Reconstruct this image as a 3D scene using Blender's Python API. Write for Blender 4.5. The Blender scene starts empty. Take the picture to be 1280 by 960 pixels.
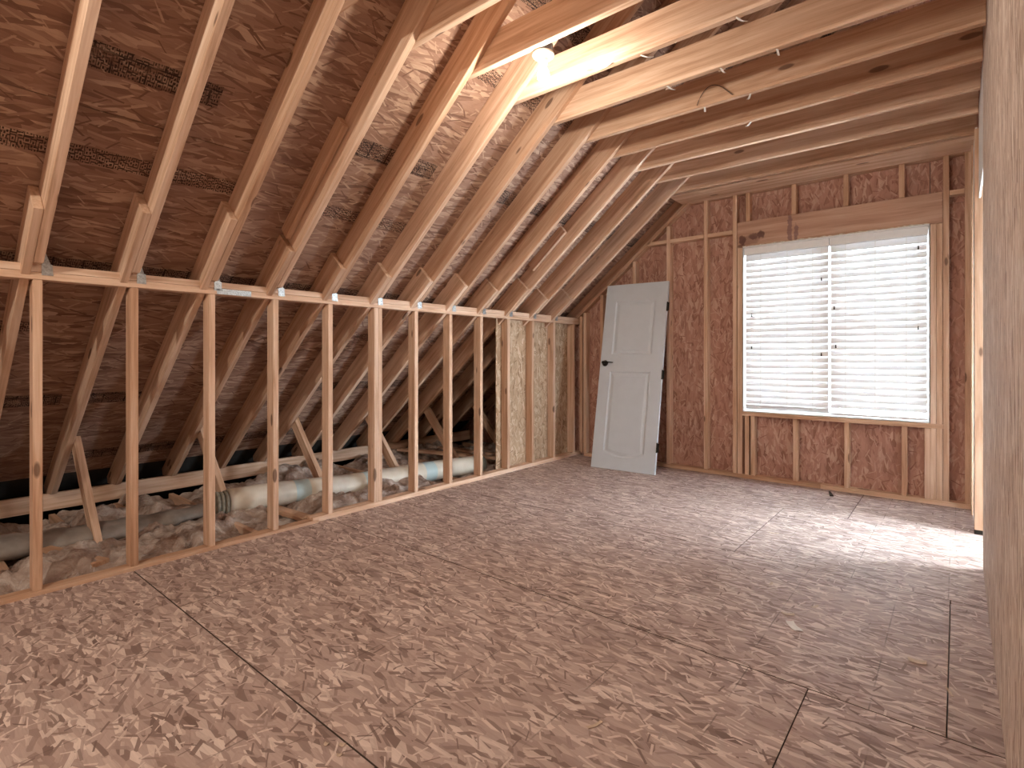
import bpy, bmesh, math, random
from mathutils import Vector, Matrix, noise
from mathutils.geometry import tessellate_polygon
random.seed(7)
scene = bpy.context.scene
C = scene.collection

# ------------------------------------------------------------------ camera
H = 1.194
YAW = math.atan2(1196.71 - 640.0, 669.44)
cd = bpy.data.cameras.new('camera')
cam = bpy.data.objects.new('camera', cd); C.objects.link(cam)
cam.location = (0, 0, H)
cam.rotation_euler = (math.pi / 2, 0, YAW)
cd.sensor_width = 36.0
cd.lens = 36.0 * 669.44 / 1280.0
cd.shift_y = -34.7 / 1280.0
cd.clip_start = 0.02
scene.camera = cam

# ------------------------------------------------------------------ light, exposure
vs = scene.view_settings
vs.view_transform = 'Standard'; vs.look = 'None'; vs.gamma = 1.0
vs.use_curve_mapping = False
vs.exposure = 2.05
W = bpy.data.worlds.new('overcast_sky'); scene.world = W; W.use_nodes = True
bg = W.node_tree.nodes['Background']
bg.inputs[0].default_value = (0.88, 0.94, 1.04, 1)
bg.inputs[1].default_value = 19.0
BULB_W = 8.0
BACK_FILL_W = 34.0  # added fill bulb, out of view behind the camera
scene.cycles.max_bounces = 7
scene.cycles.diffuse_bounces = 5
scene.cycles.transparent_max_bounces = 8

def portal(name, loc, direction, sx, sy):
    l = bpy.data.lights.new(name, 'AREA'); l.shape = 'RECTANGLE'; l.size = sx; l.size_y = sy
    l.cycles.is_portal = True
    o = bpy.data.objects.new(name, l); C.objects.link(o); o.location = loc
    o.rotation_euler = Vector(direction).to_track_quat('-Z', 'Z').to_euler()
portal('window_portal', (-0.893, 5.66, 1.45), (0, -1, 0), 1.46, 1.6)
portal('alcove_fill_portal', (1.66, 4.775, 0.95), (-1, 0, 0), 1.0, 1.4)

# ------------------------------------------------------------------ node helpers
class NT:
    def __init__(s, name):
        s.m = bpy.data.materials.new(name); s.m.use_nodes = True
        s.t = s.m.node_tree; s.n = s.t.nodes
        s.b = s.n['Principled BSDF']
    def add(s, typ, **kw):
        x = s.n.new(typ)
        for k, v in kw.items(): setattr(x, k, v)
        return x
    def put(s, sock, v):
        if isinstance(v, bpy.types.NodeSocket): s.t.links.new(v, sock)
        elif v is not None:
            if hasattr(v, '__len__') and len(v) == 3 and sock.type == 'RGBA': v = (*v, 1.0)
            sock.default_value = v
    def math(s, op, a, b=None, c=None, clamp=False):
        x = s.add('ShaderNodeMath', operation=op, use_clamp=clamp)
        for i, v in enumerate((a, b, c)):
            if v is not None: s.put(x.inputs[i], v)
        return x.outputs[0]
    def vmath(s, op, a, b=None):
        x = s.add('ShaderNodeVectorMath', operation=op)
        s.put(x.inputs[0], a)
        if b is not None: s.put(x.inputs[1], b)
        return x.outputs[0]
    def mix(s, f, a, b, blend='MIX'):
        x = s.add('ShaderNodeMix', data_type='RGBA', blend_type=blend)
        s.put(x.inputs[0], f); s.put(x.inputs[6], a); s.put(x.inputs[7], b)
        return x.outputs[2]
    def ramp(s, f, stops):
        x = s.add('ShaderNodeValToRGB'); e = x.color_ramp.elements
        while len(e) > len(stops): e.remove(e[-1])
        while len(e) < len(stops): e.new(0.5)
        for q, (p, c) in zip(e, stops):
            q.position = p; q.color = (c[0], c[1], c[2], 1) if hasattr(c, '__len__') else (c, c, c, 1)
        s.put(x.inputs[0], f); return x.outputs[0]
    def noise(s, vec, scale, detail=3.0, rough=0.55, dist=0.0):
        x = s.add('ShaderNodeTexNoise'); s.put(x.inputs['Vector'], vec)
        x.inputs['Scale'].default_value = scale; x.inputs['Detail'].default_value = detail
        x.inputs['Roughness'].default_value = rough; x.inputs['Distortion'].default_value = dist
        return x.outputs['Fac']
    def sep(s, v):
        x = s.add('ShaderNodeSeparateXYZ'); s.put(x.inputs[0], v); return x.outputs
    def comb(s, a, b, c):
        x = s.add('ShaderNodeCombineXYZ')
        for i, v in enumerate((a, b, c)): s.put(x.inputs[i], v)
        return x.outputs[0]
    def coords(s):
        tc = s.add('ShaderNodeTexCoord').outputs['Object']
        oi = s.add('ShaderNodeObjectInfo').outputs['Random']
        return tc, oi
    def bump(s, h, strength, dist):
        x = s.add('ShaderNodeBump'); x.inputs['Strength'].default_value = strength
        x.inputs['Distance'].default_value = dist; s.put(x.inputs['Height'], h)
        s.put(s.b.inputs['Normal'], x.outputs[0])
    def fin(s, col, rough=0.7, spec=0.3):
        s.put(s.b.inputs['Base Color'], col); s.put(s.b.inputs['Roughness'], rough)
        s.b.inputs['Specular IOR Level'].default_value = spec
        return s.m

def plain(name, col, rough=0.6, metal=0.0, spec=0.4, vary=0.06, scale=30):
    t = NT(name); tc, oi = t.coords()
    f = t.noise(tc, scale, 3)
    c2 = tuple(max(0, v * (1 - vary * 3)) for v in col)
    c = t.ramp(f, [(0.3, c2), (0.65, col)])
    t.b.inputs['Metallic'].default_value = metal
    return t.fin(c, rough, spec)

# sawn softwood: grain runs along local x
def lumber_mat(name, pale, mid, dark, marks=()):
    t = NT(name); tc, oi = t.coords()
    off = t.comb(t.math('MULTIPLY', oi, 37.0), t.math('MULTIPLY', oi, 91.0), t.math('MULTIPLY', oi, 53.0))
    p = t.vmath('ADD', tc, off)
    g = t.vmath('MULTIPLY', p, (1.3, 24, 24))
    n1 = t.noise(g, 1.0, 4, 0.6, 0.6)
    g2 = t.vmath('MULTIPLY', p, (5, 150, 150))
    n2 = t.noise(g2, 1.0, 2, 0.5, 0.0)
    f = t.math('ADD', t.math('MULTIPLY', n1, 0.8), t.math('MULTIPLY', n2, 0.2))
    col = t.ramp(f, [(0.30, dark), (0.48, mid), (0.66, pale)])
    # board to board tone
    tone = t.ramp(oi, [(0.0, (0.80, 0.72, 0.66)), (0.35, (0.95, 0.90, 0.85)), (0.6, (1, 1, 1)), (1.0, (1.08, 1.07, 1.05))])
    col = t.mix(1.0, col, tone, 'MULTIPLY')
    # knots
    kv = t.add('ShaderNodeTexVoronoi'); t.put(kv.inputs['Vector'], t.vmath('MULTIPLY', p, (2.6, 8.0, 8.0)))
    kv.inputs['Scale'].default_value = 1.0
    rk = t.sep(kv.outputs['Color'])[0]
    thr = t.math('MULTIPLY', t.math('GREATER_THAN', rk, 0.55), t.math('ADD', t.math('MULTIPLY', rk, 0.13), 0.0))
    kd = t.math('SUBTRACT', kv.outputs['Distance'], thr)
    km = t.ramp(kd, [(0.0, 1.0), (0.035, 0.0)])
    col = t.mix(t.math('MULTIPLY', km, 0.75), col, (0.10, 0.045, 0.028, 1))
    if marks:
        wx = t.add('ShaderNodeTexNoise'); t.put(wx.inputs['Vector'], tc); wx.inputs['Scale'].default_value = 22.0
        pw = t.vmath('ADD', tc, t.vmath('MULTIPLY', t.vmath('SUBTRACT', wx.outputs['Color'], (0.5, 0.5, 0.5)), (0.05, 0.0, 0.05)))
        mx_, _, mz_ = t.sep(pw)
        for (cx, cz, rx, rz, k, cc) in marks:
            dd = t.math('ADD', t.math('POWER', t.math('ABSOLUTE', t.math('DIVIDE', t.math('SUBTRACT', mx_, cx), rx)), 2.0),
                        t.math('POWER', t.math('ABSOLUTE', t.math('DIVIDE', t.math('SUBTRACT', mz_, cz), rz)), 2.0))
            col = t.mix(t.math('MULTIPLY', t.ramp(dd, [(0.55, 1.0), (1.0, 0.0)]), k), col, cc)
    t.bump(f, 0.25, 0.002)
    return t.fin(col, 0.72, 0.25)

# oriented strand board: strands lie in the local x-z plane, mostly along x
def osb_mat(name, pal, rough=0.7, spec=0.3, long=1.0, spread=1.3, stamp=False, stain=0.25, size=1.0, lines=False):
    t = NT(name); tc, oi = t.coords()
    X, Y, Z = t.sep(tc)
    u = t.math('ADD', X, t.math('MULTIPLY', oi, 31.7)); v = t.math('ADD', Z, t.math('MULTIPLY', oi, 17.3))
    P = t.comb(u, v, 0.0)
    wob = t.add('ShaderNodeTexNoise'); t.put(wob.inputs['Vector'], P); wob.inputs['Scale'].default_value = 6.0
    wob.inputs['Detail'].default_value = 1.0
    Pw = t.vmath('ADD', P, t.vmath('MULTIPLY', t.vmath('SUBTRACT', wob.outputs['Color'], (0.5, 0.5, 0.5)), (0.02, 0.02, 0)))
    fine = t.noise(t.vmath('MULTIPLY', Pw, (9, 130, 1)), 1.0, 3, 0.6, 0.5)
    d, m1, m2, pale = pal
    st = [(0.0, d), (0.22, m1), (0.55, m2), (0.72, m2), (0.92, pale)]
    col = None; height = None
    for k, (sx, sz, L, Wd, cov) in enumerate(((13, 42, 0.5, 0.5, 1.0), (10, 26, 0.05, 0.009, 0.8), (8, 19, 0.06, 0.010, 0.65), (9.5, 22, 0.040, 0.006, 0.55), (11, 22, 0.038, 0.0042, 0.7))):
        sx /= long * size; sz /= size; L *= long * size; Wd *= size
        sc = (sx, sz, 1); inv = (1 / sx, 1 / sz, 1)
        q = t.vmath('ADD', t.vmath('MULTIPLY', Pw, sc), (k * 7.31, k * 3.77, 0))
        vo = t.add('ShaderNodeTexVoronoi', voronoi_dimensions='2D'); t.put(vo.inputs['Vector'], q)
        vo.inputs['Scale'].default_value = 1.0
        r = t.sep(vo.outputs['Color'])
        tone = t.ramp(r[0], st if k < 4 else [(0.0, d), (0.36, d), (0.40, pale), (1.0, pale)])
        if k == 0:
            col = tone; height = t.math('MULTIPLY', r[1], 0.4); continue
        dl = t.vmath('MULTIPLY', t.vmath('SUBTRACT', q, vo.outputs['Position']), inv)
        ro = t.add('ShaderNodeVectorRotate', rotation_type='Z_AXIS'); t.put(ro.inputs['Vector'], dl)
        t.put(ro.inputs['Angle'], t.math('MULTIPLY', t.math('SUBTRACT', r[1], 0.5), spread * (2 if k < 4 else 3.4)))
        a, b, _ = t.sep(ro.outputs[0])
        ins = t.math('MULTIPLY', t.math('LESS_THAN', t.math('ABSOLUTE', a), L),
                     t.math('LESS_THAN', t.math('ABSOLUTE', b), t.math('MULTIPLY', t.math('ADD', r[2], 0.5), Wd)))
        ins = t.math('MULTIPLY', ins, t.math('LESS_THAN', r[2], cov))
        sg = t.noise(t.comb(t.math('MULTIPLY', a, 14), t.math('MULTIPLY', b, 260), r[0]), 1.0, 0)
        tone = t.mix(t.math('MULTIPLY', t.math('SUBTRACT', sg, 0.35), 0.5, clamp=True), tone, d)
        col = t.mix(t.math('MULTIPLY', ins, 0.92), col, tone)
        height = t.math('MAXIMUM', height, t.math('MULTIPLY', ins, t.math('ADD', 0.3, t.math('MULTIPLY', r[0], 0.7))))
    col = t.mix(t.math('MULTIPLY', t.math('SUBTRACT', fine, 0.3, clamp=True), 0.55), col, d)
    big = t.noise(P, 1.6, 3)
    col = t.mix(t.math('MULTIPLY', t.ramp(big, [(0.35, 1.0), (0.65, 0.0)]), stain), col, m1)
    if lines:
        ln = t.math('LESS_THAN', t.math('ABSOLUTE', t.math('SUBTRACT', t.math('FRACT', t.math('DIVIDE', X, 0.4064)), 0.5)), 0.006)
        ln = t.math('MULTIPLY', ln, t.ramp(t.noise(P, 7, 2), [(0.42, 0.0), (0.6, 0.55)]))
        col = t.mix(ln, col, (0.10, 0.07, 0.06, 1))
    if stamp:
        band = t.math('MULTIPLY', t.math('GREATER_THAN', Z, 0.19), t.math('LESS_THAN', Z, 0.31))
        where = t.math('GREATER_THAN', t.noise(t.comb(t.math('MULTIPLY', u, 1.0), t.math('MULTIPLY', oi, 9.0), 0), 0.9, 0), 0.44)
        br = t.add('ShaderNodeTexBrick'); t.put(br.inputs['Vector'], t.comb(u, v, 0))
        br.inputs['Scale'].default_value = 1.0; br.inputs['Brick Width'].default_value = 0.13
        br.inputs['Row Height'].default_value = 0.125; br.inputs['Mortar Size'].default_value = 0.004
        br.inputs['Color1'].default_value = (1, 1, 1, 1); br.inputs['Color2'].default_value = (1, 1, 1, 1)
        br.inputs['Mortar'].default_value = (0, 0, 0, 1)
        gl = t.add('ShaderNodeTexVoronoi', voronoi_dimensions='2D', distance='CHEBYCHEV')
        t.put(gl.inputs['Vector'], t.vmath('MULTIPLY', P, (52, 26, 1))); gl.inputs['Scale'].default_value = 1.0
        gr = t.math('GREATER_THAN', t.math('FRACT', t.math('MULTIPLY', gl.outputs['Distance'], 2.6)), 0.42)
        ink = t.math('MULTIPLY', t.math('MULTIPLY', band, where), t.math('SUBTRACT', 1.0, t.math('MULTIPLY', t.math('MULTIPLY', gr, br.outputs['Color']), 0.72)))
        ink = t.math('MULTIPLY', ink, t.ramp(t.noise(P, 14, 2), [(0.3, 0.55), (0.5, 0.95)]))
        col = t.mix(ink, col, (0.022, 0.014, 0.013, 1))
        # small loose stamps higher on the panel
        b2 = t.math('MULTIPLY', t.math('GREATER_THAN', Z, 0.93), t.math('LESS_THAN', Z, 1.02))
        w2 = t.math('GREATER_THAN', t.noise(t.comb(u, 5.0, 0), 1.7, 0), 0.60)
        ink2 = t.math('MULTIPLY', t.math('MULTIPLY', b2, w2), t.math('SUBTRACT', 1.0, gr))
        col = t.mix(t.math('MULTIPLY', ink2, 0.9), col, (0.03, 0.018, 0.015, 1))
    t.bump(t.math('ADD', height, t.math('MULTIPLY', fine, 0.5)), 0.35, 0.003)
    return t.fin(col, rough, spec)

M = {}
M['lumber'] = lumber_mat('lumber', (0.78, 0.595, 0.465), (0.64, 0.435, 0.31), (0.44, 0.26, 0.165))
KN = (0.11, 0.05, 0.045)
M['header'] = lumber_mat('lumber_header', (0.60, 0.40, 0.30), (0.49, 0.30, 0.215), (0.36, 0.20, 0.14),
    marks=((0.05, 0.07, 0.035, 0.05, 0.8, KN), (0.15, 0.095, 0.05, 0.035, 0.7, KN), (0.22, 0.10, 0.035, 0.04, 0.8, KN), (0.12, 0.06, 0.10, 0.05, 0.35, KN),
           (0.47, 0.12, 0.022, 0.16, 0.6, (0.16, 0.08, 0.10)), (0.525, 0.06, 0.018, 0.11, 0.6, (0.16, 0.08, 0.10))))
M['floor'] = osb_mat('osb_floor', ((0.20, 0.132, 0.113), (0.40, 0.292, 0.256), (0.54, 0.415, 0.37), (0.84, 0.71, 0.64)), 0.6, 0.35, spread=0.9, lines=True, size=0.85)
M['deck'] = osb_mat('osb_deck', ((0.18, 0.098, 0.070), (0.30, 0.175, 0.125), (0.39, 0.245, 0.18), (0.58, 0.41, 0.30)), 0.75, 0.2, stamp=True, long=1.5, spread=0.6)
M['wall'] = osb_mat('osb_wall', ((0.28, 0.135, 0.10), (0.43, 0.235, 0.18), (0.52, 0.30, 0.235), (0.64, 0.44, 0.35)), 0.75, 0.2, spread=0.9)
M['wallside'] = osb_mat('osb_weathered', ((0.28, 0.19, 0.145), (0.56, 0.435, 0.36), (0.72, 0.60, 0.515), (0.90, 0.83, 0.75)), 0.75, 0.2, long=1.4, spread=0.45, size=0.8)
M['kneeosb'] = osb_mat('osb_knee_wall', ((0.27, 0.17, 0.10), (0.45, 0.31, 0.20), (0.54, 0.39, 0.265), (0.70, 0.56, 0.42)), 0.75, 0.2)
M['edge'] = plain('edge_seam_shade', (0.10, 0.066, 0.052), 0.9)  # dark tone puts the shade of the gaps onto panel edges
M['drywall'] = plain('drywall_white', (0.82, 0.81, 0.79), 0.8, vary=0.02)
M['siding'] = plain('exterior_sheet', (0.35, 0.33, 0.31), 0.9)
M['felt'] = plain('roofing_felt', (0.05, 0.045, 0.04), 0.95)
M['door'] = plain('door_paint', (0.60, 0.66, 0.72), 0.45, vary=0.015, scale=8)
M['black'] = plain('oil_rubbed_metal', (0.025, 0.022, 0.02), 0.4, metal=0.6)
M['steel'] = plain('galvanised_steel', (0.62, 0.66, 0.68), 0.38, metal=0.9, vary=0.15, scale=120)
M['porcelain'] = plain('porcelain', (0.85, 0.84, 0.81), 0.25, vary=0.01)
M['boxgrey'] = plain('junction_box_plastic', (0.22, 0.23, 0.25), 0.6)
M['vinyl'] = plain('white_vinyl', (0.80, 0.81, 0.82), 0.4, vary=0.01)
M['paper'] = plain('paper', (0.85, 0.83, 0.79), 0.85, vary=0.05)
M['foam'] = plain('expanding_foam', (0.80, 0.74, 0.62), 0.9, vary=0.1, scale=60)
M['debris'] = plain('dark_debris', (0.03, 0.025, 0.02), 0.9)
M['chip'] = plain('wood_chip', (0.70, 0.55, 0.42), 0.8, vary=0.1)
M['cable'] = plain('cable_black', (0.015, 0.013, 0.013), 0.5)
M['ductsleeve'] = plain('grey_duct_sleeve', (0.34, 0.30, 0.27), 0.6, vary=0.12, scale=9)
M['ductcollar'] = plain('duct_tape_collar', (0.36, 0.33, 0.26), 0.5, vary=0.15)

def duct_mat():
    t = NT('duct_cream'); tc, oi = t.coords()
    x = t.sep(tc)[0]
    k = t.math('FRACT', t.math('MULTIPLY', x, 1 / 0.62))
    band = t.math('MULTIPLY', t.math('GREATER_THAN', k, 0.80), t.math('GREATER_THAN', x, 0.4))
    c = t.ramp(t.noise(tc, 7, 3), [(0.3, (0.62, 0.55, 0.45)), (0.7, (0.74, 0.69, 0.60))])
    c = t.mix(band, c, (0.47, 0.58, 0.59, 1))
    return t.fin(c, 0.45, 0.4)
M['duct'] = duct_mat()

def slat_mat():
    t = NT('blind_slat_white')
    t.b.inputs['Base Color'].default_value = (0.86, 0.87, 0.88, 1); t.b.inputs['Roughness'].default_value = 0.4
    tr = t.add('ShaderNodeBsdfTranslucent'); tr.inputs[0].default_value = (0.86, 0.88, 0.90, 1)
    mx = t.add('ShaderNodeMixShader'); mx.inputs[0].default_value = 0.075
    t.t.links.new(t.b.outputs[0], mx.inputs[1]); t.t.links.new(tr.outputs[0], mx.inputs[2])
    t.t.links.new(mx.outputs[0], t.n['Material Output'].inputs[0])
    return t.m
M['slat'] = slat_mat()

def glass_mat():
    t = NT('window_glass')
    a = t.add('ShaderNodeBsdfTransparent'); a.inputs[0].default_value = (0.93, 0.96, 0.95, 1)
    g = t.add('ShaderNodeBsdfGlossy'); g.inputs['Roughness'].default_value = 0.02
    fr = t.add('ShaderNodeFresnel'); fr.inputs[0].default_value = 1.45
    mx = t.add('ShaderNodeMixShader'); t.t.links.new(fr.outputs[0], mx.inputs[0])
    t.t.links.new(a.outputs[0], mx.inputs[1]); t.t.links.new(g.outputs[0], mx.inputs[2])
    t.t.links.new(mx.outputs[0], t.n['Material Output'].inputs[0])
    return t.m
M['glass'] = glass_mat()

def bulb_mat():
    t = NT('lit_bulb_glass'); t.b.inputs['Emission Color'].default_value = (1.0, 0.95, 0.86, 1)
    t.b.inputs['Emission Strength'].default_value = 14.0
    t.b.inputs['Base Color'].default_value = (0.9, 0.9, 0.88, 1)
    return t.m
M['bulb'] = bulb_mat()

def insul_mat():
    t = NT('glass_wool'); tc, oi = t.coords()
    a = t.noise(tc, 5.0, 6, 0.65, 1.2); b = t.noise(tc, 17, 5, 0.7, 0.8)
    col = t.ramp(a, [(0.30, (0.13, 0.09, 0.075)), (0.40, (0.36, 0.265, 0.22)), (0.55, (0.52, 0.42, 0.365)), (0.68, (0.70, 0.64, 0.60))])
    col = t.mix(t.ramp(b, [(0.55, 0.0), (0.72, 0.75)]), col, (0.72, 0.69, 0.67, 1))
    t.bump(b, 0.8, 0.03)
    return t.fin(col, 0.95, 0.1)
M['wool'] = insul_mat()

# ------------------------------------------------------------------ object helpers
def link(name, me, mat, parent=None, mx=None):
    o = bpy.data.objects.new(name, me)
    if mat is not None: me.materials.append(mat)
    C.objects.link(o)
    if parent is not None: o.parent = parent
    if mx is not None: o.matrix_basis = mx
    return o
def tag(o, label, cat, group=None, kind=None):
    o['label'] = label; o['category'] = cat
    if group: o['group'] = group
    if kind: o['kind'] = kind
    return o
def empty(name, loc=(0, 0, 0), rot=(0, 0, 0)):
    o = bpy.data.objects.new(name, None); C.objects.link(o); o.location = loc; o.rotation_euler = rot
    o.empty_display_size = 0.05
    return o
def frame(org, ex, ez):
    ex = Vector(ex).normalized(); ez = Vector(ez); ez = (ez - ex * ez.dot(ex)).normalized(); ey = ez.cross(ex)
    m = Matrix.Identity(4)
    for i in range(3):
        m[i][0] = ex[i]; m[i][1] = ey[i]; m[i][2] = ez[i]; m[i][3] = org[i]
    return m
def inset(poly, c):
    n = len(poly); out = []
    A = sum(poly[i][0] * poly[(i + 1) % n][1] - poly[(i + 1) % n][0] * poly[i][1] for i in range(n))
    s = 1 if A > 0 else -1
    for i in range(n):
        p0 = Vector(poly[i - 1]); p1 = Vector(poly[i]); p2 = Vector(poly[(i + 1) % n])
        e1 = (p1 - p0).normalized(); e2 = (p2 - p1).normalized()
        n1 = Vector((-e1.y, e1.x)) * s; n2 = Vector((-e2.y, e2.x)) * s
        b = n1 + n2; k = max(0.35, 1 + n1.dot(n2))
        out.append(tuple(p1 + b * (c / k)))
    return out
def prism_mesh(name, poly, y0, y1, c=0.002):
    """profile in local x-z extruded along local y with eased edges"""
    n = len(poly); A = sum(poly[i][0] * poly[(i + 1) % n][1] - poly[(i + 1) % n][0] * poly[i][1] for i in range(n))
    if A < 0: poly = poly[::-1]
    ins = inset(poly, c)
    V = []; F = []
    for pl, y in ((ins, y0), (poly, y0 + c), (poly, y1 - c), (ins, y1)):
        V += [(p[0], y, p[1]) for p in pl]
    for r in range(3):
        for i in range(n):
            j = (i + 1) % n
            F.append((r * n + i, r * n + n + i, r * n + n + j, r * n + j)[::-1])
    F.append(tuple(range(n))); F.append(tuple(range(3 * n, 4 * n))[::-1])
    me = bpy.data.meshes.new(name); me.from_pydata(V, [], F); me.update()
    bm = bmesh.new(); bm.from_mesh(me); bmesh.ops.recalc_face_normals(bm, faces=bm.faces); bm.to_mesh(me); bm.free()
    return me
_cache = {}
def board(name, a, b, ez, depth, thick, parent, mat='lumber', cut0=0.0, cut1=0.0, c=0.0025):
    """board whose lower-near long edge runs a->b; depth along ez, thickness along ez x ex"""
    a = Vector(a); b = Vector(b); L = (b - a).length
    key = (round(L, 3), round(depth, 4), round(thick, 4), cut0, cut1, c, mat)
    if key not in _cache:
        me = prism_mesh(name, [(0, 0), (L, 0), (L + cut1, depth), (cut0, depth)], 0, thick, c)
        me.materials.append(M[mat]); _cache[key] = me
    return link(name, _cache[key], None, parent, frame(a, b - a, ez))
def shape(name, poly, thick, org, ex, ez, parent, mat, c=0.0015):
    return link(name, prism_mesh(name, poly, 0, thick, c), M[mat], parent, frame(org, ex, ez))
def box_mesh(name, boxes):
    V = []; F = []
    for (x0, x1, y0, y1, z0, z1) in boxes:
        k = len(V)
        V += [(x0, y0, z0), (x1, y0, z0), (x1, y1, z0), (x0, y1, z0), (x0, y0, z1), (x1, y0, z1), (x1, y1, z1), (x0, y1, z1)]
        F += [tuple(k + i for i in f) for f in ((3, 2, 1, 0), (4, 5, 6, 7), (0, 1, 5, 4), (1, 2, 6, 5), (2, 3, 7, 6), (3, 0, 4, 7))]
    me = bpy.data.meshes.new(name); me.from_pydata(V, [], F); me.update(); return me
def lathe_mesh(name, prof, seg=24, smooth=True):
    V = []; F = []
    for r, z in prof:
        for i in range(seg):
            a = 2 * math.pi * i / seg; V.append((r * math.cos(a), r * math.sin(a), z))
    for k in range(len(prof) - 1):
        for i in range(seg):
            j = (i + 1) % seg; F.append((k * seg + i, k * seg + j, k * seg + seg + j, k * seg + seg + i))
    F.append(tuple(range(seg))[::-1]); F.append(tuple((len(prof) - 1) * seg + i for i in range(seg)))
    me = bpy.data.meshes.new(name); me.from_pydata(V, [], F); me.update()
    bm = bmesh.new(); bm.from_mesh(me); bmesh.ops.recalc_face_normals(bm, faces=bm.faces); bm.to_mesh(me); bm.free()
    if smooth:
        for p in me.polygons: p.use_smooth = len(p.vertices) == 4
    return me
def tube_mesh(name, pts, r, seg=10, flat=1.0):
    pts = [Vector(p) for p in pts]; V = []; F = []
    rr = r if hasattr(r, '__len__') else [r] * len(pts)
    for i, p in enumerate(pts):
        d = (pts[min(i + 1, len(pts) - 1)] - pts[max(i - 1, 0)]).normalized()
        up = Vector((0, 0, 1)) if abs(d.z) < 0.9 else Vector((1, 0, 0))
        s = d.cross(up).normalized(); u = s.cross(d)
        for k in range(seg):
            a = 2 * math.pi * k / seg; V.append(p + s * math.cos(a) * rr[i] + u * math.sin(a) * rr[i] * flat)
    for i in range(len(pts) - 1):
        for k in range(seg):
            j = (k + 1) % seg; F.append((i * seg + k, i * seg + j, i * seg + seg + j, i * seg + seg + k))
    F.append(tuple(range(seg))[::-1]); F.append(tuple((len(pts) - 1) * seg + k for k in range(seg)))
    me = bpy.data.meshes.new(name); me.from_pydata(V, [], F); me.update()
    for p in me.polygons: p.use_smooth = len(p.vertices) == 4
    return me

# ------------------------------------------------------------------ dimensions
SP = 0.4064                       # framing centres
XK = -3.537                       # room face of the knee wall
YE = 5.48                         # room face of the gable wall
XR = 0.11                         # room face of the right wall
YB = -3.2                         # wall behind the camera
S = 0.833                         # roof pitch 10 in 12
TH = math.atan(S); CT = math.cos(TH); ST = math.sin(TH)
RD = 0.184                        # rafter depth
T = 0.038
def under(x): return 1.598 + S * (x - XK)          # underside of the rafters
def deckz(x): return under(x) + RD / CT            # underside of the roof deck
RY = lambda i: 0.517 + SP * i                      # near face of rafter i
ZC = 2.786                                         # underside of the ceiling joists
U = Vector((CT, 0, ST)); N = Vector((-ST, 0, CT))  # up the slope, out of the roof

# ------------------------------------------------------------------ floor
floor = link('floor', box_mesh('floor', [(-6.3, 1.7, YB - 0.1, 5.72, -0.30, -0.26), (1.60, 1.7, YB - 0.1, 5.72, -0.26, -0.02), (-6.3, 1.6, 5.62, 5.72, -0.26, -0.02), (-6.3, 1.6, YB - 0.1, YB - 0.05, -0.26, -0.02)]), M['drywall'])
tag(floor, 'strand board subfloor laid in staggered sheets over the whole room', 'floor', kind='structure')
rows = [-0.27, 0.945, 2.16, 3.385, 4.60]
rows = [YB, -2.70, -1.485] + rows + [YE + 0.09]
firsts = {0.945: -0.412, 2.16: -0.026, -0.27: -1.3, 3.385: -1.05, 4.60: -0.62, -1.485: -0.4, -2.70: -1.2, YB: -0.3}
g = 0.0018
for r in range(len(rows) - 1):
    y0, y1 = rows[r], rows[r + 1]
    left = XK - 0.002 if y0 < 2.0 else XK - 0.089
    cuts = [firsts[y0]]
    while cuts[0] - 2.44 > left + 0.1: cuts.insert(0, cuts[0] - 2.44)
    right = 1.55 if y1 > 4.0 else XR + 0.09
    while cuts[-1] + 2.44 < right - 0.1: cuts.append(cuts[-1] + 2.44)
    xs = [left] + cuts + [right]
    for a, b in zip(xs[:-1], xs[1:]):
        if b - a < 0.02: continue
        o = shape('osb_panel', [(g, 0.0028), (b - a - g, 0.0028), (b - a - g, y1 - y0 - 0.0028), (g, y1 - y0 - 0.0028)], 0.018,
                  (a, y0, 0.0), (1, 0, 0), (0, 1, 0), floor, 'floor', 0.0006)
        o.data.materials.append(M['edge'])               # edges coloured dark to stand in for seam shade
        for p in o.data.polygons:
            if abs(p.normal.y) < 0.5: p.material_index = 1
for i in range(-2, 13):
    y = RY(i) - T
    board('floor_joist', (-5.36, y, -0.255), (XK - 0.04, y, -0.255), (0, 0, 1), 0.235, T, floor)

# ------------------------------------------------------------------ roof and ceiling framing
ceiling = link('ceiling', None if False else box_mesh('roof_cover', []), M['felt'])
bm = bmesh.new()
def slab(bm, s0, s1, y0, y1, n0, n1):
    base = Vector((XK, 0, 1.598))
    vs_ = []
    for n_ in (n0, n1):
        for s_, y_ in ((s0, y0), (s1, y0), (s1, y1), (s0, y1)):
            p = base + U * s_ + N * (RD + n_); vs_.append(bm.verts.new((p.x, y_, p.z)))
    for f in ((3, 2, 1, 0), (4, 5, 6, 7), (0, 1, 5, 4), (1, 2, 6, 5), (2, 3, 7, 6), (3, 0, 4, 7)):
        bm.faces.new([vs_[k] for k in f])
slab(bm, -3.6, 5.3, YB - 0.15, 5.75, 0.016, 0.03)
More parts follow.
